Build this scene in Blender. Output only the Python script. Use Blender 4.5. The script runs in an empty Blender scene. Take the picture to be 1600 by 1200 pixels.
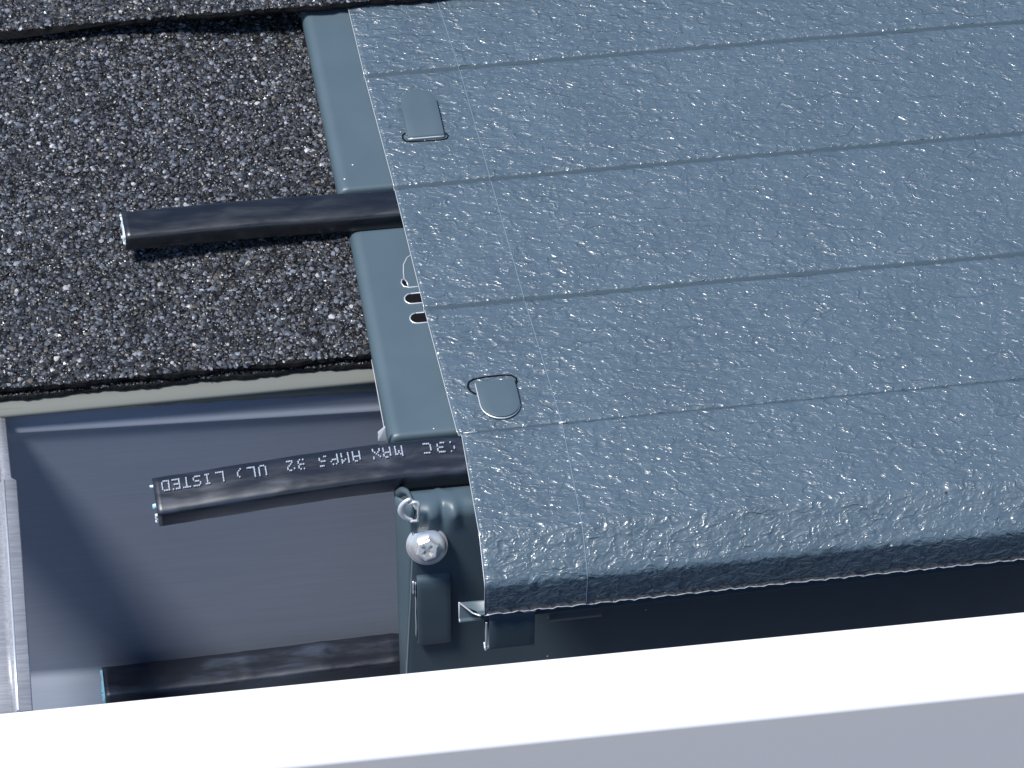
import bpy, math, random
import numpy as np
from mathutils import Vector
random.seed(7); RNG = np.random.default_rng(7)
S = bpy.context.scene
MM = 0.001
AL = math.radians(12)                      # pitch of the roof; all lengths below are millimetres

# ------------------------------------------------------------------ camera
TH, PH, RO = math.radians(36), math.radians(9), math.radians(0.1)
d = Vector((math.sin(PH)*math.cos(TH), math.cos(PH)*math.cos(TH), -math.sin(TH)))
r0 = Vector((math.cos(PH), -math.sin(PH), 0)); u0 = r0.cross(d)
R = math.cos(RO)*r0 - math.sin(RO)*u0
U = math.sin(RO)*r0 + math.cos(RO)*u0
cd = bpy.data.cameras.new('camera'); cam = bpy.data.objects.new('camera', cd)
S.collection.objects.link(cam); S.camera = cam
from mathutils import Matrix
M = Matrix((R, U, -d)).transposed().to_4x4()
M.translation = Vector((-104.6, -753.6, 569.3))*MM
cam.matrix_world = M
cd.sensor_width = 36; cd.lens = 36*5500/1600; cd.clip_start = 0.02; cd.clip_end = 400
# ------------------------------------------------------------------ light
SUN = Vector((0.44, 0.19, -0.87)).normalized()        # direction the light travels
w = bpy.data.worlds.new('World'); S.world = w; w.use_nodes = True
nt = w.node_tree; nt.nodes.clear()
sky = nt.nodes.new('ShaderNodeTexSky'); sky.sky_type = 'NISHITA'; sky.sun_disc = False
sky.ozone_density = 2.5; sky.altitude = 1500; sky.dust_density = 0.5
sky.sun_elevation = math.asin(-SUN.z); sky.sun_rotation = math.atan2(-SUN.x, -SUN.y)
bg = nt.nodes.new('ShaderNodeBackground'); bg.inputs[1].default_value = 0.11
wo = nt.nodes.new('ShaderNodeOutputWorld')
nt.links.new(sky.outputs[0], bg.inputs[0]); nt.links.new(bg.outputs[0], wo.inputs[0])
sl = bpy.data.lights.new('sun', 'SUN'); sl.energy = 4.2; sl.angle = math.radians(14); sl.color = (1.0, 0.97, 0.93)
so = bpy.data.objects.new('sun', sl); S.collection.objects.link(so)
so.rotation_euler = SUN.to_track_quat('-Z', 'Y').to_euler(); so.location = (0, 0, 3)
S.view_settings.view_transform = 'Standard'; S.view_settings.look = 'None'
S.view_settings.exposure = 0.35; S.view_settings.gamma = 1
S.render.engine = 'CYCLES'

# ------------------------------------------------------------------ materials
def mat(name, col, rough=0.5, metal=0.0, spec=0.5):
    m = bpy.data.materials.new(name); m.use_nodes = True
    b = m.node_tree.nodes['Principled BSDF']
    b.inputs['Base Color'].default_value = (*col, 1); b.inputs['Roughness'].default_value = rough
    b.inputs['Metallic'].default_value = metal; b.inputs['Specular IOR Level'].default_value = spec
    return m, m.node_tree, b
def N(t, kind, **kw):
    n = t.nodes.new(kind)
    for k, v in kw.items():
        if k in n.inputs: n.inputs[k].default_value = v
        else: setattr(n, k, v)
    return n
def L(t, a, b): t.links.new(a, b)
def math_(t, op, a, b=None, clamp=False):
    n = t.nodes.new('ShaderNodeMath'); n.operation = op; n.use_clamp = clamp
    for i, x in enumerate((a, b)):
        if x is None: continue
        if hasattr(x, 'links'): L(t, x, n.inputs[i])
        else: n.inputs[i].default_value = x
    return n.outputs[0]
def mapped(t, sc=(1, 1, 1), rot=(0, 0, 0)):
    tc = N(t, 'ShaderNodeTexCoord'); mp = N(t, 'ShaderNodeMapping')
    mp.inputs['Scale'].default_value = sc; mp.inputs['Rotation'].default_value = rot
    L(t, tc.outputs['Object'], mp.inputs['Vector']); return mp.outputs[0]
def noise(t, vec, scale, detail=2, rough=0.5, dist=0):
    n = N(t, 'ShaderNodeTexNoise'); n.inputs['Scale'].default_value = scale
    n.inputs['Detail'].default_value = detail; n.inputs['Roughness'].default_value = rough
    n.inputs['Distortion'].default_value = dist; L(t, vec, n.inputs['Vector']); return n.outputs['Fac']
def ramp(t, fac, stops):
    n = N(t, 'ShaderNodeValToRGB'); e = n.color_ramp.elements
    while len(e) < len(stops): e.new(0.5)
    for k, (p, c) in enumerate(stops):
        e[k].position = p; e[k].color = (*c, 1) if len(c) == 3 else c
    L(t, fac, n.inputs[0]); return n.outputs[0]
def mapr(t, v, a, b, c, dd):
    n = N(t, 'ShaderNodeMapRange'); n.inputs[1].default_value = a; n.inputs[2].default_value = b
    n.inputs[3].default_value = c; n.inputs[4].default_value = dd; L(t, v, n.inputs[0]); return n.outputs[0]
def bump(t, b, h, dist, strength=1.0, prev=None):
    n = N(t, 'ShaderNodeBump'); n.inputs['Distance'].default_value = dist; n.inputs['Strength'].default_value = strength
    L(t, h, n.inputs['Height'])
    if prev is not None: L(t, prev, n.inputs['Normal'])
    if b is not None: L(t, n.outputs[0], b.inputs['Normal'])
    return n.outputs[0]
def specks(t, vec, scale, thr, col, base, b, seed_off=0.0):
    """tiny dust grains lying on a surface"""
    v = N(t, 'ShaderNodeTexVoronoi'); v.inputs['Scale'].default_value = scale; L(t, vec, v.inputs['Vector'])
    near = math_(t, 'LESS_THAN', v.outputs['Distance'], 0.085)
    sep = N(t, 'ShaderNodeSeparateColor'); L(t, v.outputs['Color'], sep.inputs[0])
    few = math_(t, 'GREATER_THAN', sep.outputs[0], thr)
    f = math_(t, 'MULTIPLY', near, few)
    mx = N(t, 'ShaderNodeMix', data_type='RGBA'); L(t, f, mx.inputs[0])
    if hasattr(base, 'links'): L(t, base, mx.inputs[6])
    else: mx.inputs[6].default_value = (*base, 1)
    mx.inputs[7].default_value = (*col, 1); return mx.outputs[2]

SLATE = (0.095, 0.138, 0.165)
# smooth painted slate metal
m_smooth, t, b = mat('slate_paint', SLATE, 0.42)
v = mapped(t)
c = ramp(t, noise(t, v, 60, 3), [(0.3, (0.066, 0.101, 0.124)), (0.7, (0.076, 0.113, 0.138))])
L(t, specks(t, v, 330, 0.985, (0.75, 0.75, 0.72), c, b), b.inputs['Base Color'])
bump(t, b, noise(t, v, 3500, 2), 0.00002, 0.6)
# stucco embossed slate metal
m_stucco, t, b = mat('stucco_slate_paint', SLATE, 0.42, spec=0.75)
b.inputs['Coat Weight'].default_value = 0.55; b.inputs['Coat Roughness'].default_value = 0.16
v = mapped(t, (0.8, 1.35, 1.1), (0, 0, math.radians(38)))
n1 = noise(t, v, 275, 1.2, 0.4, 0.7)
n2 = noise(t, v, 430, 1.0, 0.5, 0.8)
msk = mapr(t, noise(t, v, 240, 1, 0.5), 0.42, 0.60, 0.15, 1.0)
ridge = math_(t, 'SUBTRACT', 1.0, math_(t, 'MULTIPLY', math_(t, 'ABSOLUTE', math_(t, 'SUBTRACT', n1, 0.5)), 7.0), True)
ridge2 = math_(t, 'SUBTRACT', 1.0, math_(t, 'MULTIPLY', math_(t, 'ABSOLUTE', math_(t, 'SUBTRACT', n2, 0.47)), 10.0), True)
h = math_(t, 'ADD', math_(t, 'MULTIPLY', ridge, msk), math_(t, 'MULTIPLY', ridge2, 0.35))
h = math_(t, 'ADD', math_(t, 'MULTIPLY', h, 0.95), math_(t, 'MULTIPLY', n1, 2.2))
h = math_(t, 'ADD', h, math_(t, 'MULTIPLY', noise(t, v, 170, 1, 0.4, 0.6), 1.6))
bn = bump(t, None, h, 0.00029, 0.9)
bn2 = bump(t, b, noise(t, mapped(t), 5000, 2), 0.00001, 0.5, bn); L(t, bn2, b.inputs['Coat Normal'])
c = ramp(t, noise(t, mapped(t), 45, 3), [(0.3, (0.066, 0.100, 0.130)), (0.7, (0.078, 0.117, 0.150))])
c = specks(t, mapped(t), 260, 0.975, (0.8, 0.78, 0.72), c, b)
L(t, specks(t, mapped(t), 210, 0.993, (0.02, 0.02, 0.02), c, b), b.inputs['Base Color'])
# bare cut metal
m_cut, t, b = mat('bare_cut_metal', (0.75, 0.77, 0.80), 0.35, 0.6)
m_crease, t, b = mat('shaded_slate_crease', (0.060, 0.094, 0.120), 0.5)  # darker than the stucco: crease shade put into the colour
m_score, t, b = mat('scored_line', (0.14, 0.19, 0.24), 0.4)
# zinc screw
m_zinc, t, b = mat('zinc', (0.80, 0.79, 0.78), 0.30, 0.7)
bump(t, b, noise(t, mapped(t), 1500, 3), 0.00005, 0.6)
m_dark, t, b = mat('recess_shade', (0.006, 0.006, 0.007), 0.8, spec=0.1)  # near-black colour stands in for the shade inside slots and slits
# rubber cable
def rubber(name, base, scuff, rough):
    m, t, b = mat(name, base, rough, spec=0.95)
    v = mapped(t, (0.25, 1, 1))
    f = noise(t, v, 220, 4, 0.6, 0.3)
    L(t, ramp(t, f, [(0.5, base), (0.80, scuff)]), b.inputs['Base Color'])
    L(t, mapr(t, f, 0.35, 0.7, rough-0.08, rough+0.16), b.inputs['Roughness'])
    x = bump(t, None, noise(t, mapped(t, (0.4, 1, 1)), 180, 2), 0.0003, 0.4)
    bump(t, b, noise(t, mapped(t), 4000, 2), 0.00002, 0.4, x)
    return m
m_rub = rubber('black_rubber', (0.005, 0.007, 0.011), (0.012, 0.015, 0.024), 0.34)
m_rubs = rubber('scuffed_blue_lit_rubber', (0.007, 0.010, 0.018), (0.024, 0.040, 0.078), 0.36)  # scuffs, their blue tone also painting in bluish light on the cable
m_print, t, b = mat('white_ink', (0.36, 0.41, 0.49), 0.6)
m_wire, t, b = mat('tinned_strand', (0.80, 0.88, 0.93), 0.35, 0.2)
m_wireb, t, b = mat('pale_blue_strand', (0.28, 0.62, 0.78), 0.45)
# gutter paint outside: white; inside: mill grey
m_white, t, b = mat('white_enamel', (0.86, 0.86, 0.87), 0.3)
L(t, specks(t, mapped(t), 120, 0.992, (0.30, 0.28, 0.27), (0.86, 0.86, 0.87), b), b.inputs['Base Color'])
m_inner, t, b = mat('gutter_inner_grey', (0.22, 0.235, 0.30), 0.5, 0.0, 0.35)
v = mapped(t, (0.03, 1, 1))
L(t, ramp(t, noise(t, v, 1400, 3, 0.6), [(0.25, (0.185, 0.213, 0.270)), (0.75, (0.208, 0.238, 0.300))]), b.inputs['Base Color'])
bump(t, b, noise(t, mapped(t, (0.1, 1, 1)), 1800, 2), 0.00003, 0.3)
# brushed aluminium
m_brush, t, b = mat('brushed_aluminium', (0.55, 0.57, 0.62), 0.45, 0.3)
v = mapped(t, (0.05, 1, 1))
f = noise(t, v, 1500, 4, 0.7)
L(t, ramp(t, f, [(0.3, (0.24, 0.25, 0.28)), (0.7, (0.42, 0.43, 0.46))]), b.inputs['Base Color'])
bump(t, b, f, 0.00006, 0.6)
m_drip, t, b = mat('drip_edge_paint', (0.135, 0.145, 0.132), 0.5)
L(t, specks(t, mapped(t), 260, 0.985, (0.05, 0.05, 0.05), (0.135, 0.145, 0.132), b), b.inputs['Base Color'])
# asphalt shingle
m_bit, t, b = mat('bitumen', (0.005, 0.005, 0.006), 0.7, spec=0.2)
bump(t, b, noise(t, mapped(t), 900, 4, 0.6), 0.0006, 0.8)
m_gran, t, b = mat('mineral_granules', (0.05, 0.055, 0.07), 0.5, spec=0.6)
at = N(t, 'ShaderNodeAttribute', attribute_name='grain'); L(t, at.outputs['Color'], b.inputs['Base Color'])
L(t, mapr(t, noise(t, mapped(t), 700, 1), 0.3, 0.7, 0.22, 0.7), b.inputs['Roughness'])
bump(t, b, noise(t, mapped(t), 2500, 2), 0.00008, 0.7)
m_wood, t, b = mat('plywood', (0.36, 0.26, 0.16), 0.75)
m_fascia, t, b = mat('fascia_paint', (0.6, 0.6, 0.58), 0.6)
m_ground, t, b = mat('bounce_concrete', (0.42, 0.40, 0.40), 0.9)
L(t, ramp(t, noise(t, mapped(t), 3, 5), [(0.3, (0.21, 0.19, 0.185)), (0.7, (0.28, 0.255, 0.24))]), b.inputs['Base Color'])

# ------------------------------------------------------------------ helpers
COL = S.collection
def thing(name, label, cat, loc=(0, 0, 0), group=None):
    o = bpy.data.objects.new(name, None); COL.objects.link(o); o.location = Vector(loc)*MM
    o.empty_display_size = 0.02; o['label'] = label; o['category'] = cat
    if group: o['group'] = group
    return o
def origin(p):
    v = Vector((0, 0, 0))
    while p is not None: v += p.location; p = p.parent
    return v
def obj(name, verts, faces, mats, parent=None, smooth=True, label=None, fm=None):
    """verts are world millimetres; they are stored relative to the parent"""
    o0 = origin(parent)
    a = np.asarray(verts, dtype=float)*MM - np.array(o0)
    me = bpy.data.meshes.new(name); me.from_pydata(a.tolist(), [], [list(map(int, f)) for f in faces]); me.update()
    for m in (mats if isinstance(mats, (list, tuple)) else [mats]): me.materials.append(m)
    if smooth: me.shade_smooth() if hasattr(me, 'shade_smooth') else [setattr(p, 'use_smooth', True) for p in me.polygons]
    if fm is not None:
        for p, k in zip(me.polygons, fm): p.material_index = k
    o = bpy.data.objects.new(name, me); COL.objects.link(o); o.parent = parent
    if label: o['label'] = label
    return o
def tag(o, label, cat, group=None):
    o['label'] = label; o['category'] = cat
    if group: o['group'] = group
def solid(o, th, off=-1, bev=0):
    m = o.modifiers.new('thickness', 'SOLIDIFY'); m.thickness = th*MM; m.offset = off
    if bev:
        b = o.modifiers.new('edge', 'BEVEL'); b.width = bev*MM; b.segments = 2; b.limit_method = 'ANGLE'; b.angle_limit = 0.8
def rv(v, wv):                 # roof frame (up-slope, outward) -> world Y, Z
    return (v*math.cos(AL) - wv*math.sin(AL), v*math.sin(AL) + wv*math.cos(AL))
def rp(u, v, wv):
    y, z = rv(v, wv); return (u, y, z)
def fillet(pts, rad, seg=5):
    """round the corners of a 2-D polyline; rad may be a number or a list"""
    out = [pts[0]]
    for i in range(1, len(pts)-1):
        r = rad[i] if isinstance(rad, (list, tuple)) else rad
        p, a, c = map(Vector, (pts[i], pts[i-1], pts[i+1]))
        if r <= 0: out.append(tuple(p)); continue
        ra = min(r, (a-p).length*0.49); rc = min(r, (c-p).length*0.49); rr = min(ra, rc)
        s = p+(a-p).normalized()*rr; e = p+(c-p).normalized()*rr
        for k in range(seg+1):
            q = k/seg; out.append(tuple(s*(1-q)**2 + p*2*q*(1-q) + e*q*q))
    out.append(pts[-1]); return out
def subdivide(pts, step):
    out = [pts[0]]
    for a, c in zip(pts, pts[1:]):
        n = max(1, int(math.dist(a, c)/step))
        for k in range(1, n+1): out.append((a[0]+(c[0]-a[0])*k/n, a[1]+(c[1]-a[1])*k/n))
    return out
def grid_faces(n, m, closed=False):
    f = []
    for i in range(n-1):
        for j in range(m if closed else m-1):
            k = (j+1) % m; f.append((i*m+j, i*m+k, (i+1)*m+k, (i+1)*m+j))
    return f
def sheet(name, prof, x0, x1, nx, mats, parent, disp=None, **kw):
    """extrude a (Y, Z) profile along X; x0 may be a function of the profile index"""
    V = []
    for i, (y, z) in enumerate(prof):
        a = x0(i, y, z) if callable(x0) else x0
        for k in range(nx+1):
            x = a+(x1-a)*k/nx; p = (x, y, z)
            V.append(disp(p) if disp else p)
    return obj(name, V, grid_faces(len(prof), nx+1), mats, parent, **kw)
def box(name, lo, hi, m, parent=None, **kw):
    (a, b_, c), (x, y, z) = lo, hi
    V = [(a, b_, c), (x, b_, c), (x, y, c), (a, y, c), (a, b_, z), (x, b_, z), (x, y, z), (a, y, z)]
    F = [(0, 3, 2, 1), (4, 5, 6, 7), (0, 1, 5, 4), (1, 2, 6, 5), (2, 3, 7, 6), (3, 0, 4, 7)]
    return obj(name, V, F, m, parent, smooth=False, **kw)
def wire_geo(path, rad, seg=6):
    """thin round bead along a 3-D path"""
    V = []; P = [Vector(p) for p in path]
    for i, p in enumerate(P):
        t_ = (P[min(i+1, len(P)-1)]-P[max(i-1, 0)]).normalized()
        a = t_.cross(Vector((0.3, 0.2, 0.93))).normalized(); b_ = t_.cross(a)
        for k in range(seg):
            q = 2*math.pi*k/seg; V.append(tuple(p + a*rad*math.cos(q) + b_*rad*math.sin(q)))
    F = grid_faces(len(P), seg, True)
    F.append(tuple(range(seg))[::-1]); F.append(tuple(range((len(P)-1)*seg, len(P)*seg)))
    return V, F
def join(parts):
    V, F = [], []
    for v_, f_ in parts:
        o = len(V); V += list(v_); F += [tuple(i+o for i in q) for q in f_]
    return V, F

# ------------------------------------------------------------------ ground, roof deck
g = obj('ground', [(-60000, -60000, -3000), (60000, -60000, -3000), (60000, 60000, -3000), (-60000, 60000, -3000)], [(0, 1, 2, 3)], m_ground)
g['kind'] = 'structure'  # unseen plane, added to bounce sunlight up onto the gutter front
XR = 330; XL = -230
# roof deck board under the shingles
a = [rv(36, -16.5), rv(320, -16.5), rv(320, -29), rv(36, -29)]
V = [(x, y, z) for x in (XL, XR) for (y, z) in a]
deck = obj('roof_deck', V, [(0, 1, 5, 4), (1, 2, 6, 5), (2, 3, 7, 6), (3, 0, 4, 7), (0, 3, 2, 1), (4, 5, 6, 7)], m_wood, smooth=False)
tag(deck, 'plywood roof deck board under the dark shingles', 'roof deck')
fas = box('fascia_board', (XL, 42, -170), (XR, 60, -24), m_fascia)
tag(fas, 'painted fascia board behind the gutter', 'fascia board')

# ------------------------------------------------------------------ shingles
def granules(n, u0_, u1_, v0_, v1_, wfun, smin, smax, voff):
    """angular mineral grains pressed into the mat, returned as arrays"""
    ico = []
    ph = (1+5**.5)/2
    iv = np.array([(-1, ph, 0), (1, ph, 0), (-1, -ph, 0), (1, -ph, 0), (0, -1, ph), (0, 1, ph), (0, -1, -ph), (0, 1, -ph), (ph, 0, -1), (ph, 0, 1), (-ph, 0, -1), (-ph, 0, 1)])/1.9
    fc = np.array([(0, 11, 5), (0, 5, 1), (0, 1, 7), (0, 7, 10), (0, 10, 11), (1, 5, 9), (5, 11, 4), (11, 10, 2), (10, 7, 6), (7, 1, 8), (3, 9, 4), (3, 4, 2), (3, 2, 6), (3, 6, 8), (3, 8, 9), (4, 9, 5), (2, 4, 11), (6, 2, 10), (8, 6, 7), (9, 8, 1)])
    u_ = RNG.uniform(u0_, u1_, n); v_ = RNG.uniform(v0_, v1_, n)+np.array([voff(a) for a in u_])
    s = smin*(smax/smin)**RNG.random(n)**1.3
    q = RNG.normal(size=(n, 4)); q /= np.linalg.norm(q, axis=1)[:, None]
    w_, x_, y_, z_ = q.T
    Rm = np.stack([np.stack([1-2*(y_*y_+z_*z_), 2*(x_*y_-z_*w_), 2*(x_*z_+y_*w_)], 1),
                   np.stack([2*(x_*y_+z_*w_), 1-2*(x_*x_+z_*z_), 2*(y_*z_-x_*w_)], 1),
                   np.stack([2*(x_*z_-y_*w_), 2*(y_*z_+x_*w_), 1-2*(x_*x_+y_*y_)], 1)], 1)
    sh = iv[None]*RNG.uniform(0.75, 1.25, (n, 12, 1))*RNG.uniform(0.55, 1.15, (n, 1, 3))
    sh = np.einsum('nij,nkj->nki', Rm, sh)*(s/2)[:, None, None]*1.15
    sh[:, :, 2] *= 0.55
    wz = wfun(u_, v_)+RNG.uniform(-0.05, 0.28, n)
    uu = sh[:, :, 0]+u_[:, None]; vv = sh[:, :, 1]+v_[:, None]; ww = sh[:, :, 2]+wz[:, None]
    P = np.stack([uu, vv*math.cos(AL)-ww*math.sin(AL), vv*math.sin(AL)+ww*math.cos(AL)], 2).reshape(-1, 3)
    F = (fc[None]+(np.arange(n)*12)[:, None, None]).reshape(-1, 3)
    k = RNG.random(n)
    base = np.array([0.012, 0.013, 0.016])[None]*np.ones((n, 1))
    base = np.where((k > 0.45)[:, None], np.array([0.030, 0.034, 0.042]), base)
    base = np.where((k > 0.72)[:, None], np.array([0.078, 0.091, 0.116]), base)
    base = np.where((k > 0.90)[:, None], np.array([0.19, 0.21, 0.26]), base)
    base = np.where((k > 0.965)[:, None], np.array([0.12, 0.105, 0.085]), base)
    base = np.where((k > 0.985)[:, None], np.array([0.40, 0.41, 0.42]), base)
    base = base*RNG.uniform(0.45, 1.05, (n, 1))
    return P, F, np.repeat(base, 12, 0)
def shingle(name, label, us, v0_, v1_, wtop, thick, n, ug, smin=0.75, smax=1.75, wob=0.5, seed=0, gv1=None, voff=lambda u: 0.0):
    """mat with a torn lower edge, topped with grains; wtop(u, v) gives the height of its upper face"""
    P0 = []; nu = len(us)
    edge = [v0_ + voff(u) + wob*(math.sin(u*0.21+seed)+0.6*math.sin(u*0.73+seed*2)+0.5*math.sin(u*1.9+seed*3)) for u in us]
    rows = [('b', v1_), ('b', None), ('m', None), ('t', None), ('t', v0_+6), ('t', (v0_+v1_)/2), ('t', v1_)]
    for kind, vv in rows:
        for u, e in zip(us, edge):
            ve = e if vv is None else vv
            wt = wtop(u, ve)
            wq = wt-(thick if kind == 'b' else thick*0.5 if kind == 'm' else 0)
            if kind == 'm': ve -= 0.35
            P0.append(rp(u, ve, wq))
    F0 = [tuple(reversed(f)) for f in grid_faces(len(rows), nu)]
    P1, F1, C1 = granules(n, ug[0], ug[1], v0_+0.2, gv1 or v1_, wtop_np(wtop), smin, smax, voff)
    # a sparser sprinkle on the broken lower edge
    me = bpy.data.meshes.new(name)
    nv0 = len(P0); allv = np.concatenate([np.array(P0), P1])*MM
    nf0 = len(F0)
    loops = np.concatenate([np.array(F0).ravel(), (F1+nv0).ravel()])
    tot = np.concatenate([np.full(nf0, 4), np.full(len(F1), 3)])
    st = np.concatenate([[0], np.cumsum(tot)[:-1]])
    me.vertices.add(len(allv)); me.vertices.foreach_set('co', allv.ravel())
    me.loops.add(len(loops)); me.loops.foreach_set('vertex_index', loops.astype(np.int32))
    me.polygons.add(len(tot)); me.polygons.foreach_set('loop_start', st.astype(np.int32))
    me.polygons.foreach_set('loop_total', tot.astype(np.int32))
    me.materials.append(m_bit); me.materials.append(m_gran)
    me.polygons.foreach_set('material_index', np.concatenate([np.zeros(nf0), np.ones(len(F1))]).astype(np.int32))
    ca = me.attributes.new('grain', 'FLOAT_COLOR', 'POINT')
    cc = np.ones((len(allv), 4)); cc[:nv0, :3] = 0.02; cc[nv0:, :3] = C1
    ca.data.foreach_set('color', cc.ravel())
    me.update(); me.validate(); me.shade_flat()
    o = bpy.data.objects.new(name, me); COL.objects.link(o); tag(o, label, 'roof shingle', 'shingle courses on the roof')
    return o
def wtop_np(f): return lambda u, v: np.array([f(a, c) for a, c in zip(u, v)])
us = np.arange(XL, XR+1, 2.0).tolist()
usl = np.arange(XL, 25, 1.5).tolist()
shingle('shingle', 'dark granule shingle lying under the upper black cable, left of the panel', usl, 40.0, 215, lambda u, v: -9.0, 1.9, 60000, (-150, -14), 0.55, 1.95, 0.35, 1.0, 192)
shingle('shingle', 'narrow granule strip peeping out just below the wide shingle edge', usl, 39.2, 90, lambda u, v: -11.6, 1.4, 700, (-150, -14), 0.5, 1.1, 0.3, 3.0, 41)
def qup(u):
    q = min(1, max(0, (u+118)/106)); return q*q*(3-2*q)
def wup(u, v): return -6.6+qup(u)*9.2 + 0.2*math.sin(u*0.07)
shingle('shingle', 'uppermost shingle course overlapping the top of the panel, corner of the picture', us, 173.4, 300, wup, 2.2, 12000, (-160, 40), 0.55, 1.95, 0.35, 2.0, 192, lambda u: 10.0*(1-qup(u)))

# ------------------------------------------------------------------ drip edge
drip = sheet('drip_edge', [rv(120, -13.4), rv(39.6, -13.4), (41.2, -5.0), (37.3, -6.6), (36.9, -7.2), (37.4, -7.3)], XL, XR, 40, m_drip, None)
tag(drip, 'grey green metal drip edge strip below the shingles', 'drip edge'); solid(drip, 0.5, 0)

# ------------------------------------------------------------------ gutter
gut = thing('gutter', 'white rain gutter with bright front lip and grey inside', 'gutter', (0, 37, -104))
def fall(p):                    # the trough falls towards the right, the lip only a little
    x, y, z = p; t_ = min(1, max(0, (y+78)/115))
    return (x, y, z-(0.043*(x+67)*t_+0.0075*(x+14)*(1-t_)))
back = [(39.4, -8.6), (38.6, -10.2), (38.5, -13.6), (37.6, -14.9), (37.4, -15.5), (38.1, -17.0), (38.4, -19), (38.0, -103.5)]
inner = fillet(back+[(35, -105.2), (-54, -107.0), (-60, -104), (-73, -72), (-82, -36), (-82, -24), (-77.8, -16.4)], [0, 0, 1.0, .6, .5, .8, 1, 2.5, 1.6, 4, 4, 6, 6, 5, 0], 5)
o = sheet('inner_trough', inner, XL, XR, 120, m_inner, gut, fall); solid(o, 0.6, 1)
def wavy(p):
    x, y, z = fall(p)
    if p[2] > -7: z = p[2]
    if p[2] < -8: z += 0.16*math.sin(x*0.5)+0.12*math.sin(x*1.3+1)
    return (x, y, z)
o = sheet('rear_hem', [(38.9, -6.5), (38.6, -8.0), (38.5, -9.4)], XL, XR, 260, m_drip, gut, wavy); solid(o, 0.5, 0)
lip = fillet([(-80.0, -18.0), (-78.0, -15.9), (-79.0, -14.9), (-90.0, -15.6), (-97.0, -26.4), (-95.6, -28.6), (-87.5, -31.5), (-78.0, -66), (-64, -109), (-20, -110)], [0, .6, .6, 2.6, 1.2, .8, 3, 8, 6, 0], 6)
o = sheet('front_lip', lip, XL, XR, 60, m_white, gut, fall); solid(o, 0.5, 0)

# brushed aluminium hanger strap across the gutter at the left
han = thing('gutter_hanger', 'brushed aluminium hanger strap crossing the gutter at its left end', 'gutter hanger', (-140, -20, -12))
def zs(y): return -7.2 - (37-y)/115*8.2       # strap falls a little to the lip
V = []; F = []
ys = [36.6, 20.5, 11.6, 10.4, -20, -50, -77.0]
xe = [-120.6, -120.4, -120.2, -118.9, -119.0, -119.2, -119.4]
cols_ = [(-4.2, 0), (0, 0)]
def strap_rows():
    rows = []
    for y, e in zip(ys, xe):
        z = zs(y)
        fold = e - (1.6 if y > 11 else 3.4)
        rows.append([((-122.9 if y > 11 else -149), y, z-0.6), (fold-2.4, y, z-0.6), (fold-1.3, y, z-1.1), (fold-0.7, y, z-0.2), (fold, y, z+0.45), (fold+0.6, y, z), (e-0.25, y, z-0.05), (e, y, z-0.4), (e-0.3, y, z-2.4)])
    return rows
rows = strap_rows(); m_ = len(rows[0])
o = obj('strap', [p for r_ in rows for p in r_], grid_faces(len(rows), m_), m_brush, han); solid(o, 0.4, 0)
o = sheet('shadow_tongue', [(36.6, -7.9), (10.5, -9.8)], -149, -122.6, 4, m_brush, han); solid(o, 0.4, 0)  # added out of view to cast the diagonal shadow on the back wall
V, F = wire_geo([(e-(1.6 if y > 11 else 3.4)+0.05, y, zs(y)+0.35) for y, e in zip(ys[3:], xe[3:])], 0.32)
obj('folded_bead', V, F, m_cut, han)

# ------------------------------------------------------------------ base plate (smooth slate metal)
base = thing('base_plate', 'smooth slate grey metal base plate running under the textured cover', 'metal base plate', rp(0, 90, -9))
BW = -1.3
prof = [rv(196, BW), rv(97.6, BW), rv(96.9, -8.2), rv(82.6, -8.2), rv(81.6, BW), rv(2.2, BW), rv(1.4, -8.6), rv(-11.8, -8.8), (-14.6, -6.4), (-21.5, -5.4)]
FP0 = Vector((-24.0, -12.0)); ft = math.radians(-3); FD = Vector((-math.sin(ft), -math.cos(ft))); FN = Vector((-math.cos(ft), math.sin(ft)))
prof += [tuple(FP0-FD*4.0), tuple(FP0+FD*70)]
pf = fillet(prof, [0, 1.6, 1.6, 1.6, 2.2, 1.6, 2, 1.6, 2.2, 2.6, 2.0, 0], 5)
prof = [q for q in subdivide(pf, 3.0)]
def left_edge(v):       # left edge of the plate in the roof plane
    pts = [(-20, -18.2), (9, -18.7), (81, -19.3), (97, -20.6), (174, -22.2), (200, -22.6)]
    for (a, x), (b2, y) in zip(pts, pts[1:]):
        if v <= b2: return x+(y-x)*(v-a)/(b2-a)
    return pts[-1][1]
def fp(x, s, h=0.0):    # point on the steep front face: s down the face, h out of it
    q = FP0+FD*(s*1.29)+FN*h; return (x, q[0], q[1])
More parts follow.
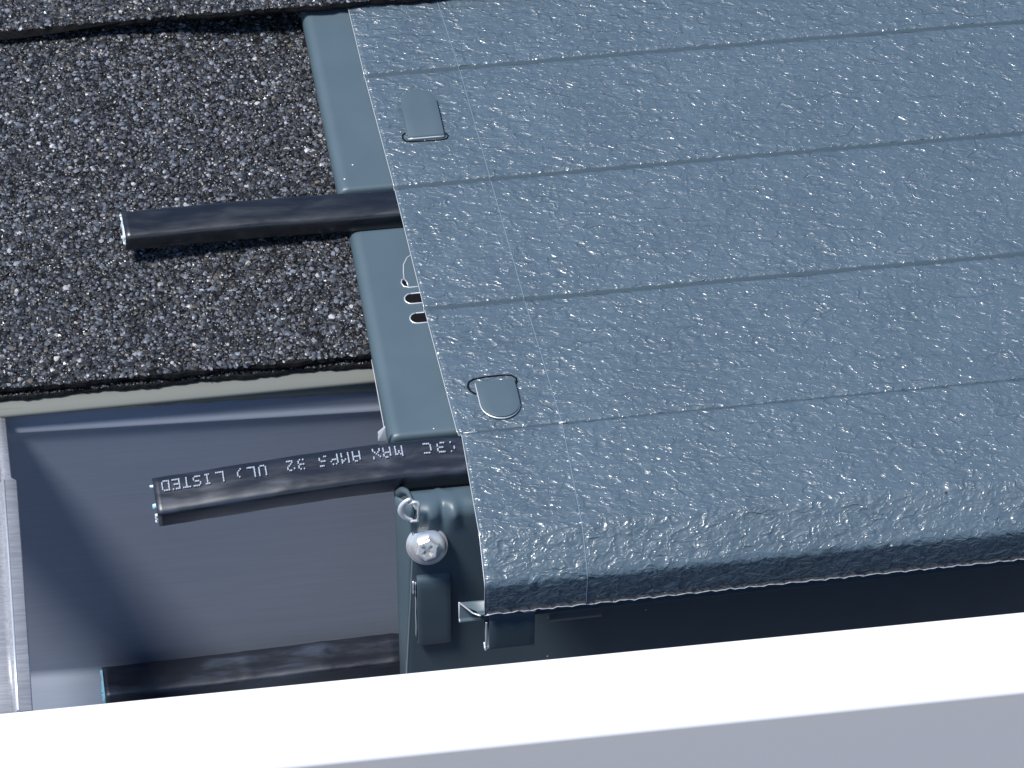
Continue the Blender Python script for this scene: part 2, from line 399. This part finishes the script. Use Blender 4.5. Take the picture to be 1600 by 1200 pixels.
# top part: cross-section along X has a rolled-down left edge
top = [q for q in prof]
V = []; nrow = 0; H = 46
for (y, z) in top:
    v_ = y*math.cos(AL)+z*math.sin(AL)
    if v_ > -12.5:
        e = left_edge(v_); drop = [(0.35, -7.4), (0.0, -3.6), (0.15, -2.1), (0.75, -0.85), (1.7, -0.22), (3.0, 0)]
    else:
        s = (Vector((y, z))-FP0).dot(FD)
        e = -15.7 - max(0, s)*0.053
        k = min(1, max(0, (-v_-12.5)/6)); e = left_edge(-12)*(1-k)+e*k
        drop = [(0.5, -1.6), (0.1, -1.0), (0.15, -.6), (.4, -.25), (.9, -.05), (1.6, 0)]
    ny, nz = (-math.sin(AL), math.cos(AL)) if v_ > -12.5 else (FN[0], FN[1])
    for du, dw in drop: V.append((e+du, y+ny*dw, z+nz*dw))
    xs = list(np.linspace(e+3.6, 12, H))+[40, 120, XR-20]
    for x in xs:
        yy, zz = y, z
        # two pressed stiffening ribs over the front bend
        s = (Vector((y, z))-FP0).dot(FD)
        if -9 < s < 6 and v_ < -15:
            bz = math.exp(-((s+4.0)/3.4)**2)
            rb = 1.3*math.exp(-((x+4.6)/1.5)**2) - 1.0*math.exp(-((x+7.6)/1.0)**2)+0.8*math.exp(-((x+11.0)/1.8)**2)
            yy += FN[0]*rb*bz; zz += FN[1]*rb*bz+rb*bz*0.3
        V.append((x, yy, zz))
m_n = 6+H+3
o = obj('plate', V, [tuple(reversed(f)) for f in grid_faces(len(top), m_n)], m_smooth, base); solid(o, 0.6, -1)
# side flange folded back behind the front face
V = []
for s, e in [(-5.5, -15.7), (-3, -15.7), (10, -16.3), (30, -17.5), (54, -19)]:
    wd = 4.2-max(0, s)*0.075
    for k in range(5):
        q = k/4; x, y, z = fp(e-wd*q+0.25, s, -0.5-5.2*q**0.7); V.append((x, y, z))
o = obj('side_flange', V, grid_faces(5, 5), m_smooth, base); solid(o, 0.5, 0)
# bright cut metal: rim along face edge, curled cut, chip
for pth, rr_ in (([fp(-15.62-s*0.062, s, 0.02) for s in np.linspace(1, 52, 14)], 0.07),
                 ([rp(left_edge(v)+0.2, v, -7.9) for v in np.linspace(9.5, 37, 10)], 0.18),
                 ([rp(left_edge(v)+0.5, v, -8.0+0.03*math.sin(v*4)) for v in np.linspace(0, 9, 6)], 0.28)):
    V, F = wire_geo(pth, rr_); obj('bare_edge', V, F, m_cut, base, label='thin bright cut edge of bare metal')
arc = []
for k in range(17):
    q = math.radians(62+k*13.5); arc.append((q, 1))
def ribbon(center, ru, rs, a0, a1, wd, n=18):
    """curled strip of cut metal standing off the front face"""
    V = []
    for k in range(n+1):
        q = math.radians(a0+(a1-a0)*k/n)
        x = center[0]+ru*math.cos(q); s = center[1]-rs*math.sin(q)
        V.append(fp(x, s, 0.2)); V.append(fp(x+0.15, s, wd))
    return V, grid_faces(n+1, 2)
V = []; n_ = 20
for k in range(n_+1):
    q = math.radians(100+165*k/n_); w_ = 1.0+0.6*math.sin(math.pi*k/n_)
    for rr_, hh in ((4.2, 0.3), (4.2-w_*0.5, -0.15), (4.2-w_, 0.2)):
        V.append((-15.6+rr_*math.cos(q), -25.0+hh, -4.6+rr_*0.95*math.sin(q)))
o = obj('curled_cut', V, grid_faces(n_+1, 3), m_cut, base); solid(o, 0.4, 0)
V, F = wire_geo([(-16.8, -24.9, -2.9), (-15.6, -25.1, -2.0), (-14.6, -25.2, -2.1), (-14.2, -25.3, -3.2), (-14.4, -25.4, -6.0), (-14.7, -25.3, -8.2), (-16.6, -25.1, -8.3)], 0.45)
obj('notch_rim', V, F, m_cut, base)
c0 = Vector((-19.9, 2.0, 0.6))
V = [c0+Vector(p) for p in ((-1.6, 0, -1.9), (0.6, 0.2, -2.2), (0.5, 0.6, 2.0), (-1.5, 0.5, 0.3), (-1.6, .7, -1.9), (0.6, .9, -2.2), (0.5, 1.3, 2.0), (-1.5, 1.2, 0.3))]
obj('cut_corner', V, [(0, 1, 2, 3), (7, 6, 5, 4), (0, 4, 5, 1), (1, 5, 6, 2), (2, 6, 7, 3), (3, 7, 4, 0)], m_cut, base, smooth=False)
# bridge clip on the front face
V = []
pr = [(11.9, -0.4), (13.2, 0.1), (13.9, 1.1), (15.5, 1.5), (22, 1.6), (29, 1.5), (31.6, 1.35), (32.5, 0.7)]
for s, h_ in fillet(pr, 0.8, 3):
    ins = 0.8 if s > 32.2 else (0.25 if s > 31.8 else 0)
    for k in range(7):
        q = k/6; V.append(fp(-15.0+ins+(9.1-2*ins)*q, s, h_))
o = obj('bridge_clip', V, [tuple(reversed(f)) for f in grid_faces(len(V)//7, 7)], m_smooth, base); solid(o, 0.7, -1, 0.12)
V, F = join([wire_geo([fp(-15.3, s, 0.25+0.25*math.sin(s)) for s in np.linspace(14.5, 30.5, 14)], 0.20),
             wire_geo([fp(-15.9, 14.3+k*0.5, 0.2+0.3*math.sin(k)) for k in range(8)], 0.28)])
obj('slit_burr', V, F, m_cut, base)
# punched slots beside the cover edge: hole shade painted as a dark face, with a bright rim
def slot_outline(uc0, uc1, v_, r_, n=8):
    a = [(uc0+r_*math.cos(q), v_+r_*math.sin(q)) for q in np.linspace(math.pi/2, 3*math.pi/2, n)]
    c_ = [(uc1+r_*math.cos(q), v_+r_*math.sin(q)) for q in np.linspace(-math.pi/2, math.pi/2, n)]
    return a+c_
for uc, v_ in ((-5.5, 52.6), (-5.0, 45.0)):
    pts = slot_outline(uc, 3, v_, 1.95)
    V = [rp(x, y, BW+0.05) for x, y in pts]
    dk = obj('punched_slot', V, [tuple(range(len(V)))], m_dark, base, smooth=False)
    V, F = wire_geo([rp(x, y, BW+0.06) for x, y in pts+pts[:1]], 0.22); obj('rim', V, F, m_cut, dk)
pts = [(-1.0, 70.4), (-2.8, 69.9), (-4.6, 68.5), (-5.9, 66.0), (-6.3, 63.0), (-6.5, 60.4), (-7.2, 60.2), (-7.5, 59.0), (-7.0, 57.6), (-5.6, 57.0), (-3.6, 57.0), (-1, 57.2)]
V, F = wire_geo([rp(x, y, BW+0.06) for x, y in pts], 0.2)
o = obj('tab_cutout', V, F, m_cut, base)
V, F = wire_geo([rp(x, y, BW+0.06) for x, y in [(-6.4, 60.2), (-5.9, 59.2), (-5.7, 57.5)]], 0.2)
obj('rim', V, F, m_cut, o)
V = [rp(x, y, BW+0.05) for x, y in [(-6.4, 60.1), (-7.1, 60.0), (-7.3, 59.0), (-6.9, 57.9), (-5.9, 57.4), (-6.0, 59.0)]]
obj('punched_hole', V, [tuple(range(6))], m_dark, base, smooth=False)

# ------------------------------------------------------------------ textured cover
cov = thing('gutter_cover', 'blue grey stucco embossed metal cover panel with creases and folded front', 'gutter cover', rp(60, 60, 0))
def cov_left(v):
    pts = [(-60, 0.3), (-35.5, 0.5), (-0.6, 0.9), (0.6, -0.1), (47.5, -2.6), (97, -4.6), (143.5, -7.1), (174, -8.2), (210, -9.6)]
    for (a, x), (b2, y) in zip(pts, pts[1:]):
        if v <= b2: return x+(y-x)*(v-a)/(b2-a)
    return pts[-1][1]
CR = [143.5, 95.8, 47.2]
pp = [(205, 0.0)]
for c_ in CR: pp += [(c_+1.6, 0.0), (c_+0.62, -0.12), (c_+0.45, -1.5), (c_-0.35, -1.5), (c_-0.62, -0.15), (c_-1.5, 0.05), (c_-4, 0.0)]
pp += [(1.0, 0.0), (0.35, -0.15), (0.28, -0.7), (-0.15, -0.7), (-0.25, 0.2), (-1.2, 0.30), (-4, 0.2), (-33.5, 0.0)]
pr2 = [rv(a, b2) for a, b2 in pp]
bendp = [rv(-35.8, 0.0), (-44.3, -16.2), (-44.9, -17.6), (-43.7, -27.6)]
pr2 = pr2[:-1]+fillet([pr2[-1]]+bendp, [0, 2.0, 1.0, 1.0, 0], 6)
pr2 = subdivide(pr2, 1.6)
def wave(p):
    x, y, z = p
    if y < -36:
        n_ = 0.12*math.sin(x*1.1+z)+0.10*math.sin(x*2.3-z*1.3+1)
        y += n_*0.8; z += n_
    z += 0.5*math.sin(x*0.019)*math.exp(-abs(y)/400)*0.5
    return (x, y, z)
o = sheet('panel', pr2, lambda i, y, z: cov_left(y*math.cos(AL)+z*math.sin(AL)), XR-10, 260, [m_stucco, m_crease], cov, wave); solid(o, 0.55, 1)
rowv = [y*math.cos(AL)+z*math.sin(AL) for y, z in pr2]; roww = [-y*math.sin(AL)+z*math.cos(AL) for y, z in pr2]
for p in o.data.polygons:          # the pressed creases are smooth, without the stucco
    i_ = p.index//260
    if rowv[i_] > -1 and min(roww[i_], roww[i_+1]) < -0.2: p.material_index = 1
for pth, rr_ in (([rp(1.4, -0.1, .25), rp(3, -0.1, .3), rp(5.2, -0.1, .27)], 0.2), ([rp(27.6, 0.1, .25), rp(28.8, 0.3, .3), rp(29.6, 0.3, .27)], 0.28),
                 ([rp(0.7, -34.6, .1), rp(0.7, -36.2, .0)], 0.3), ([rp(2.9, -34.9, .12), rp(3.6, -35.3, .1)], 0.25), ([rp(27.2, -35.2, .1), rp(28.4, -35.1, .1)], 0.2)):
    V, F = wire_geo(pth, rr_); obj('bare_chip', V, F, m_cut, cov)
def along(ufun, off=0.03, lo=0, hi=None):
    out = []
    for (y, z) in pr2:
        v_ = y*math.cos(AL)+z*math.sin(AL); out.append((ufun(v_), y-off*0.4, z+off))
    return out
E1 = [wave(p) for p in along(lambda v: cov_left(v)-0.05, 0.0)]
V, F = wire_geo(E1, 0.13); obj('cut_edge', V, F, m_cut, cov, label='thin bright cut edge down the left side')
E1 = [wave((x, pr2[-1][0], pr2[-1][1])) for x in np.arange(0.4, XR-12, 1.3)]
V, F = wire_geo(E1, 0.16); obj('bottom_edge', V, F, m_cut, cov, label='thin bright lower edge of the folded front')
def score(v):
    pts = [(-60, 27.6), (-37, 27.9), (0, 28.5), (48, 25.6), (96, 23.4), (144, 21.2), (174, 18.9), (210, 16.5)]
    for (a, x), (b2, y) in zip(pts, pts[1:]):
        if v <= b2: return x+(y-x)*(v-a)/(b2-a)
    return pts[-1][1]
V, F = wire_geo([wave(p) for p in along(score, -0.04)], 0.17); obj('score_line', V, F, m_score, cov)

# lock tabs punched up out of the base plate and folded over the cover
def lock_tab(vslit, vend, u0_, u1_, skew):
    """rounded tongue from vslit towards vend"""
    L_ = vend-vslit; sg = 1 if L_ > 0 else -1; r_ = (u1_-u0_)/2; body = abs(L_)-r_
    out = []
    n = 14
    rows = [(0.0, r_*0.97, -0.9), (0.15, r_*.98, 0.2), (0.5, r_, 0.75), (body*0.5, r_, 0.95), (body, r_, 0.8)]
    rows += [(body+r_*math.sin(q), r_*math.cos(q), 0.75) for q in np.linspace(0.15, math.pi/2-0.06, 9)]
    V = []
    for s, hw, h_ in rows:
        for k in range(5):
            q = k/4*2-1; cu = (u0_+u1_)/2+skew*s*sg
            V.append(rp(cu+hw*q, vslit+sg*s, h_))
    F = grid_faces(len(rows), 5)
    if sg > 0: F = [tuple(reversed(f)) for f in F]
    o = obj('lock_tab', V, F, m_smooth, base); solid(o, 0.6, -1, 0.15)
    # bright sheared edge and the slit in the cover around the root
    e = [rp((u0_+u1_)/2+r_*q, vslit-sg*0.05, 0.55) for q in np.linspace(-1, 1, 8)]
    V, F = wire_geo(e, 0.30 if sg > 0 else 0.2)
    if sg < 0:
        e2 = [rp((u0_+u1_)/2-skew*s+hw, vslit-s, 0.62) for s, hw, _ in rows[5:]][::-1]
        e3 = [rp((u0_+u1_)/2-skew*s-hw, vslit-s, 0.62) for s, hw, _ in rows[1:]]
        V, F = join([(V, F), wire_geo(e3+e2, 0.24)])
    obj('sheared_edge', V, F, m_cut, o)
    return o
lock_tab(114.6, 134.3, 2.0, 12.6, -0.02)
lock_tab(17.2, 3.6, 7.2, 17.9, -0.03)
def slit(name, pts, r_):
    V, F = wire_geo([rp(x, y, 0.02) for x, y in pts], r_, 8)
    return obj(name, V, F, m_dark, cov)
slit('tab_slit', [(1.6, 117.6), (0.7, 116.9), (0.5, 115.4), (1.3, 114.2), (2.6, 113.8), (11.8, 113.5), (13.3, 113.9), (13.9, 115.0), (13.2, 116.2)], 0.26)
slit('tab_slit', [(6.9, 13.6), (5.6, 14.9), (5.1, 16.6), (5.6, 18.2), (7.0, 19.1), (10, 19.5), (15.6, 19.6), (17.6, 19.2), (18.7, 18.0), (18.7, 16.6), (18.0, 15.6)], 0.30)

# hem strip and J hook below the folded front
hem = [(-42.7, -28.2), (-39.4, -30.2), (-36.2, -28.6), (-36.2, -34.2), (-37.1, -34.8)]
o = sheet('hem_strip', fillet(hem, [0, .4, .6, .5, 0], 3), lambda i, y, z: -5.2 if y > -38.7 else -1.0, XR-10, 30, m_smooth, cov); solid(o, 0.45, 0)
V, F = wire_geo([(-5.3, y, z) for y, z in fillet(hem[2:], [0, .5, 0], 3)]+[], 0.26)
V2, F2 = wire_geo([(-0.6, -42.9, -28.4), (-2.2, -39.8, -29.8), (-5.3, -36.4, -28.6)], 0.24)
V, F = join([(V, F), (V2, F2)]); obj('hem_cut_edge', V, F, m_cut, cov)
hk = fillet([(-34.8, -31.0), (-36.6, -40.5), (-38.8, -43.6), (-41.0, -42.2), (-42.0, -31.6), (-41.0, -29.9)], [0, 2, 1.2, 1.2, 2, 0], 4)
def hookx(i, y, z): return 1.4 if y > -40.7 else 1.9
o = sheet('hook', hk, hookx, 14.2, 6, m_smooth, cov); solid(o, 0.55, 0, 0.1)
k1 = hk[5:-3]
V, F = wire_geo([(1.15, y, z) for y, z in k1], 0.3); obj('hook_cut_edge', V, F, m_cut, o)
o = sheet('hook', [(y+8, z+1) for y, z in hk], 19.5, 34, 6, m_smooth, cov); solid(o, 0.55, 0, 0.1)
V, F = wire_geo([(11.0, -41.7, -29.6), (14.5, -41.6, -29.5)], 0.3); obj('bright_burr', V, F, m_cut, cov)

# ------------------------------------------------------------------ screw
sc = thing('hex_screw', 'silver hex washer head screw in the dark front face under the middle cable', 'screw', fp(-12.0, 4.6, 0))
ax = Vector((-0.10, -0.93, 0.30)).normalized()
ex = ax.cross(Vector((0, 0, 1))).normalized()*-1; ey = ax.cross(ex).normalized()
SC = Vector(fp(-12.1, 4.4, 0.35))
def ring_geo(rings, n=40, hexa=False, rot=0.0):
    V = []
    for h_, rr in rings:
        for k in range(n):
            q = 2*math.pi*k/n+rot
            r_ = rr
            if hexa:
                a_ = (q-rot) % (math.pi/3)-math.pi/6; r_ = rr*math.cos(math.pi/6)/math.cos(a_)
            V.append(tuple(SC+ax*h_+ex*r_*math.cos(q)+ey*r_*math.sin(q)))
    F = grid_faces(len(rings), n, True); F.append(tuple(range(len(V)-n, len(V)))); F.append(tuple(range(n))[::-1])
    return V, F
V, F = ring_geo([(0, 5.4), (0.15, 5.6), (0.55, 5.6), (0.75, 5.4)], 48)
obj('washer', V, F, m_zinc, sc)
V, F = ring_geo([(0.76, 4.9), (1.1, 4.95), (1.35, 4.6), (1.6, 3.4)], 48); fl = obj('flange', V, F, m_zinc, sc)
V, F = ring_geo([(1.0, 3.35), (3.9, 3.35), (4.35, 3.15), (4.6, 2.75), (4.62, 2.6)], 48, True, 0.35)
hd = obj('hex_head', V, F, m_zinc, sc, smooth=False)
def cutter():
    parts = []
    for q in (0.75, 0.75+math.pi/2):
        a = ex*math.cos(q)+ey*math.sin(q); c_ = ex*-math.sin(q)+ey*math.cos(q)
        P = []
        for h_, l_, w2 in ((2.6, 0.9, 0.35), (5.2, 2.1, 0.55)):
            for sa, sb in ((-1, -1), (1, -1), (1, 1), (-1, 1)): P.append(tuple(SC+ax*h_+a*l_*sa+c_*w2*sb))
        parts.append((P, [(0, 3, 2, 1), (4, 5, 6, 7), (0, 1, 5, 4), (1, 2, 6, 5), (2, 3, 7, 6), (3, 0, 4, 7)]))
    return parts
cuts = []
for P, F in cutter():
    c_ = obj('cutter', P, F, m_dark, None, smooth=False); cuts.append(c_)
    bm_ = hd.modifiers.new('recess', 'BOOLEAN'); bm_.operation = 'DIFFERENCE'; bm_.object = c_; bm_.solver = 'EXACT'
bpy.context.view_layer.update()
dg = bpy.context.evaluated_depsgraph_get()
me2 = bpy.data.meshes.new_from_object(hd.evaluated_get(dg)); hd.modifiers.clear(); hd.data = me2
for c_ in cuts: bpy.data.objects.remove(c_, do_unlink=True)

# ------------------------------------------------------------------ heating cables
def hsh(k): return math.sin(k*12.9898)*43758.5453 % 1
def cable(label, path, wid, thk, tilt, rub, seed, dents=(), step=1.6):
    """flat rubber cable; path = [(x, y, z)] of its centre line, tilt = roll of its flat side (radians from horizontal)"""
    P = [Vector(p) for p in path]
    L_ = [0]
    for a, c_ in zip(P, P[1:]): L_.append(L_[-1]+(c_-a).length)
    def at_(s):
        for k in range(len(P)-1):
            if s <= L_[k+1] or k == len(P)-2:
                q = (s-L_[k])/(L_[k+1]-L_[k]); return P[k].lerp(P[k+1], q)
    n = int(L_[-1]/step); nr = 40
    th = thing('heating_cable', label, 'heating cable', tuple(P[0]), 'black flat heating cables')
    V = []
    cs = [at_(L_[-1]*i/n) for i in range(n+1)]
    # smooth the centre line
    for _ in range(12): cs = [cs[0]]+[(cs[i-1]+cs[i]*2+cs[i+1])/4 for i in range(1, len(cs)-1)]+[cs[-1]]
    frames = []
    for i, c_ in enumerate(cs):
        t_ = (cs[min(i+1, n)]-cs[max(i-1, 0)]).normalized()
        side = Vector((0, math.cos(tilt), math.sin(tilt))); side = (side-t_*side.dot(t_)).normalized(); up = t_.cross(side)
        if up.z < 0: up = -up
        frames.append((c_, side, up))
        s = i/n*L_[-1]
        dn = sum(a*math.exp(-((s-p)/w2)**2) for p, a, w2 in dents)
        for k in range(nr):
            q = 2*math.pi*k/nr; cq, sq = math.cos(q), math.sin(q)
            e_ = 0.38
            ux = math.copysign(abs(cq)**e_, cq)*wid/2; uz = math.copysign(abs(sq)**e_, sq)*thk/2
            wob = 0.10*math.sin(s*0.13+seed+q)+0.07*math.sin(s*0.37+seed*2+2*q)+0.05*math.sin(s*0.9+3*q+seed)
            f_ = 1+(wob-dn)/thk*0.9
            V.append(tuple(c_+side*ux*(1+wob*0.02)+up*uz*f_))
    F = grid_faces(n+1, nr, True)
    F.append(tuple(range(nr))[::-1]); F.append(tuple(range(n*nr, (n+1)*nr)))
    jk = obj('jacket', V, F, rub, th)
    jk.data.polygons[len(F)-1].use_smooth = False; jk.data.polygons[len(F)-2].use_smooth = False
    return th, frames
def strands(th, fr, specs):
    c_, side, up = fr[0]; t_ = (fr[1][0]-fr[0][0]).normalized()
    for a, b2, ln, r_, m in specs:
        pts = [c_+side*a+up*b2+t_*0.5]; 
        for k in range(1, 4): pts.append(c_+side*(a+0.15*hsh(a+k))+up*(b2+0.15*hsh(b2+k+3))-t_*ln*k/3)
        V, F = wire_geo([tuple(p) for p in pts], r_, 7); obj('strand', V, F, m, th, smooth=False)
# upper cable: lies in the base plate channel, its cut end stands clear of the shingle
y1, z1 = rv(91.0, -3.7)
th1, fr1 = cable('upper black flat cable with cut end above the grey shingle', [(-83, y1-3.0, z1+2.2), (-50, y1-1.2, z1+1.4), (-20, y1-0.2, z1+0.2), (-5, y1-.2, z1), (60, y1, z1)], 10.9, 6.7, AL, m_rub, 1.0, [(50, 0.15, 5)])
def core(th, fr, wid, thk, ln, m, seed):
    c_, side, up = fr[0]; t_ = (fr[1][0]-fr[0][0]).normalized(); V = []; n_ = 36
    for lev, sc_ in ((0.6, 1.0), (-ln, 1.0), (-ln-0.1, 0.8)):
        for k in range(n_):
            q = 2*math.pi*k/n_; cq, sq = math.cos(q), math.sin(q)
            ux = math.copysign(abs(cq)**0.4, cq)*wid/2*sc_; uz = math.copysign(abs(sq)**0.4, sq)*thk/2*sc_
            jag = (0.18*math.sin(q*5+seed)+0.14*math.sin(q*13+seed*2)) if lev < 0 else 0
            V.append(tuple(c_+side*ux+up*uz+t_*(lev+jag)))
    F = grid_faces(3, n_, True); F.append(tuple(range(2*n_, 3*n_)))
    obj('cut_core', V, F, m, th)
core(th1, fr1, 9.0, 4.4, 0.12, m_wire, 1.0)
strands(th1, fr1, [(-3.9, 1.6, 0.9, 0.5, m_wire), (-4.4, -.5, 0.6, 0.4, m_wire), (4.6, 1.8, 0.6, 0.35, m_wire)])
# middle cable: leaves the front channel and sags a little at its free end
y2, z2 = rv(-5.3, -3.9)
TW = math.radians(18)
th2, fr2 = cable('middle black cable printed with white dot lettering, reaching over open gutter', [(-82.5, y2-0.9, z2-4.2), (-55, y2-0.7, z2-2.2), (-30, y2-.3, z2-0.8), (-10, y2, z2-0.5), (0, y2, z2-1.0), (60, y2, z2-4)], 12.4, 7.8, TW, m_rubs, 2.3, [(12.5, .25, 2), (18, -.15, 3), (30, .3, 4), (46, .25, 4), (64, -.2, 5)])
strands(th2, fr2, [(4.4, 1.0, 0.9, 0.45, m_wireb), (3.9, 1.9, 0.8, 0.4, m_wire), (-2.3, 1.8, 0.9, 0.5, m_wire), (-3.0, 2.2, 0.8, 0.45, m_wireb), (-4.6, 0.6, 0.7, 0.45, m_wire), (-4.8, -0.6, 0.7, 0.5, m_wire), (-4.9, -1.8, 0.6, 0.5, m_wire)])
# lower cable: on the gutter floor against the back wall
th3, fr3 = cable('lowest black cable lying on the gutter floor behind the lip', [(-100.5, 29.0, -101.6), (-70, 29.2, -101.6), (-40, 29.8, -101.3), (-16, 30.0, -101.0), (-10, 30.0, -101.4), (60, 30, -103)], 12.6, 7.2, math.radians(6), m_rubs, 4.1, [(42, -.5, 1.6), (64, -.45, 1.3), (84.5, -.7, 1.4), (88, .5, 2)])
core(th3, fr3, 11.2, 6.0, 0.35, m_wireb, 2.0)
strands(th3, fr3, [(a, 0.6+0.5*math.sin(a*3), 0.8+.2*math.sin(a*7), 0.42, m_wireb) for a in (-4.6, -3.8, -2.9, -2.0, -1.1, -.2, .7, 1.6)])

# printed dot lettering on the middle cable (upside down, reading towards the cut end)
FONT = {'L': ["1....", "1....", "1....", "1....", "1....", "1....", "11111"], 'I': [".111.", "..1..", "..1..", "..1..", "..1..", "..1..", ".111."],
 'S': [".1111", "1....", "1....", ".111.", "....1", "....1", "1111."], 'T': ["11111", "..1..", "..1..", "..1..", "..1..", "..1..", "..1.."],
 'E': ["11111", "1....", "1....", "1111.", "1....", "1....", "11111"], 'D': ["1111.", "1...1", "1...1", "1...1", "1...1", "1...1", "1111."],
 'U': ["1...1", "1...1", "1...1", "1...1", "1...1", "1...1", ".111."], 'M': ["1...1", "11.11", "1.1.1", "1.1.1", "1...1", "1...1", "1...1"],
 'A': [".111.", "1...1", "1...1", "11111", "1...1", "1...1", "1...1"], 'X': ["1...1", "1...1", ".1.1.", "..1..", ".1.1.", "1...1", "1...1"],
 'P': ["1111.", "1...1", "1...1", "1111.", "1....", "1....", "1...."], '3': ["1111.", "....1", "....1", ".111.", "....1", "....1", "1111."],
 '2': [".111.", "1...1", "....1", "...1.", "..1..", ".1...", "11111"], 'C': [".1111", "1....", "1....", "1....", "1....", "1....", ".1111"],
 '(': ["...1.", "..1..", ".1...", ".1...", ".1...", "..1..", "...1."], ')': [".1...", "..1..", "...1.", "...1.", "...1.", "..1..", ".1..."]}
WORDS = [('D', -79.2), ('E', -76.4), ('T', -73.6), ('S', -70.8), ('I', -68.0), ('L', -64.6), (')', -59.4), ('L', -56.2), ('U', -53.2),
         ('2', -45.6), ('3', -42.6), ('S', -36.9), ('P', -33.9), ('M', -31.0), ('A', -28.0), ('X', -22.6), ('A', -19.8), ('M', -16.6), ('C', -9.0), ('3', -5.4), ('(', -2.3)]
faded = {-64.6: 0.2, -59.4: .12, -45.6: .15, -42.6: .25, -36.9: 0.25, -33.9: .12, -31.0: .1, -22.6: .25, -2.3: 0.45, -9.0: .15}
V, F = [], []
xs_ = [f[0].x for f in fr2]
rr = random.Random(6)
for ch, xc in WORDS:
    for row in range(7):
        for colm in range(5):
            if FONT[ch][row][colm] != '1' or rr.random() < faded.get(xc, 0.03): continue
            x = xc - (colm-2)*0.44 + (rr.random()-.5)*0.05           # reading towards -X
            acr = 1.9 + (3-row)*-0.50 + 0.0                          # letter tops towards the viewer
            i = min(range(len(xs_)), key=lambda k: abs(xs_[k]-x)); i = max(0, min(len(fr2)-2, i if xs_[i] <= x else i-1))
            q = (x-xs_[i])/(xs_[i+1]-xs_[i]); A, B = fr2[i], fr2[i+1]
            c_ = A[0].lerp(B[0], q); side = A[1]; up = A[2]
            uq = abs(acr/(11.8/2))**(1/0.38); hz = (max(0, 1-uq**2)**0.5)**0.38*7.8/2
            s = (x-xs_[0])
            o_ = c_+side*acr+up*(hz+0.10)
            o0 = len(V); r_ = 0.205+rr.random()*0.04
            for lev, rr2 in ((-0.25, 1.0), (0.06, 1.0), (0.14, 0.5)):
                for k in range(7):
                    a_ = 2*math.pi*k/7; V.append(tuple(o_+Vector((r_*rr2*math.cos(a_), 0, 0))+side*r_*rr2*math.sin(a_)*1.1+up*lev))
            for l_ in range(2):
                for k in range(7):
                    k2 = (k+1) % 7; F.append((o0+l_*7+k, o0+l_*7+k2, o0+l_*7+7+k2, o0+l_*7+7+k))
            F.append(tuple(o0+14+k for k in range(7)))
# seat each dot on the real jacket surface
from mathutils.bvhtree import BVHTree
jm = [c for c in th2.children if c.name.startswith('jacket')][0]
tree = BVHTree.FromPolygons([v_.co for v_ in jm.data.vertices], [tuple(p.vertices) for p in jm.data.polygons])
org = origin(th2)
for k in range(0, len(V), 21):
    ctr = sum((Vector(p) for p in V[k:k+7]), Vector())/7*MM-org
    up = fr2[min(range(len(xs_)), key=lambda j: abs(xs_[j]-V[k][0]))][2]
    hit = tree.ray_cast(ctr+up*0.01, -up)
    if hit[0] is not None:
        sh = (hit[0]-ctr).dot(up)/MM + 0.22
        for j in range(k, k+21): V[j] = tuple(Vector(V[j])+up*sh)
obj('printed_lettering', V, F, m_print, th2, label='white dot-matrix lettering reading MAX AMPS 32 UL LISTED upside down')
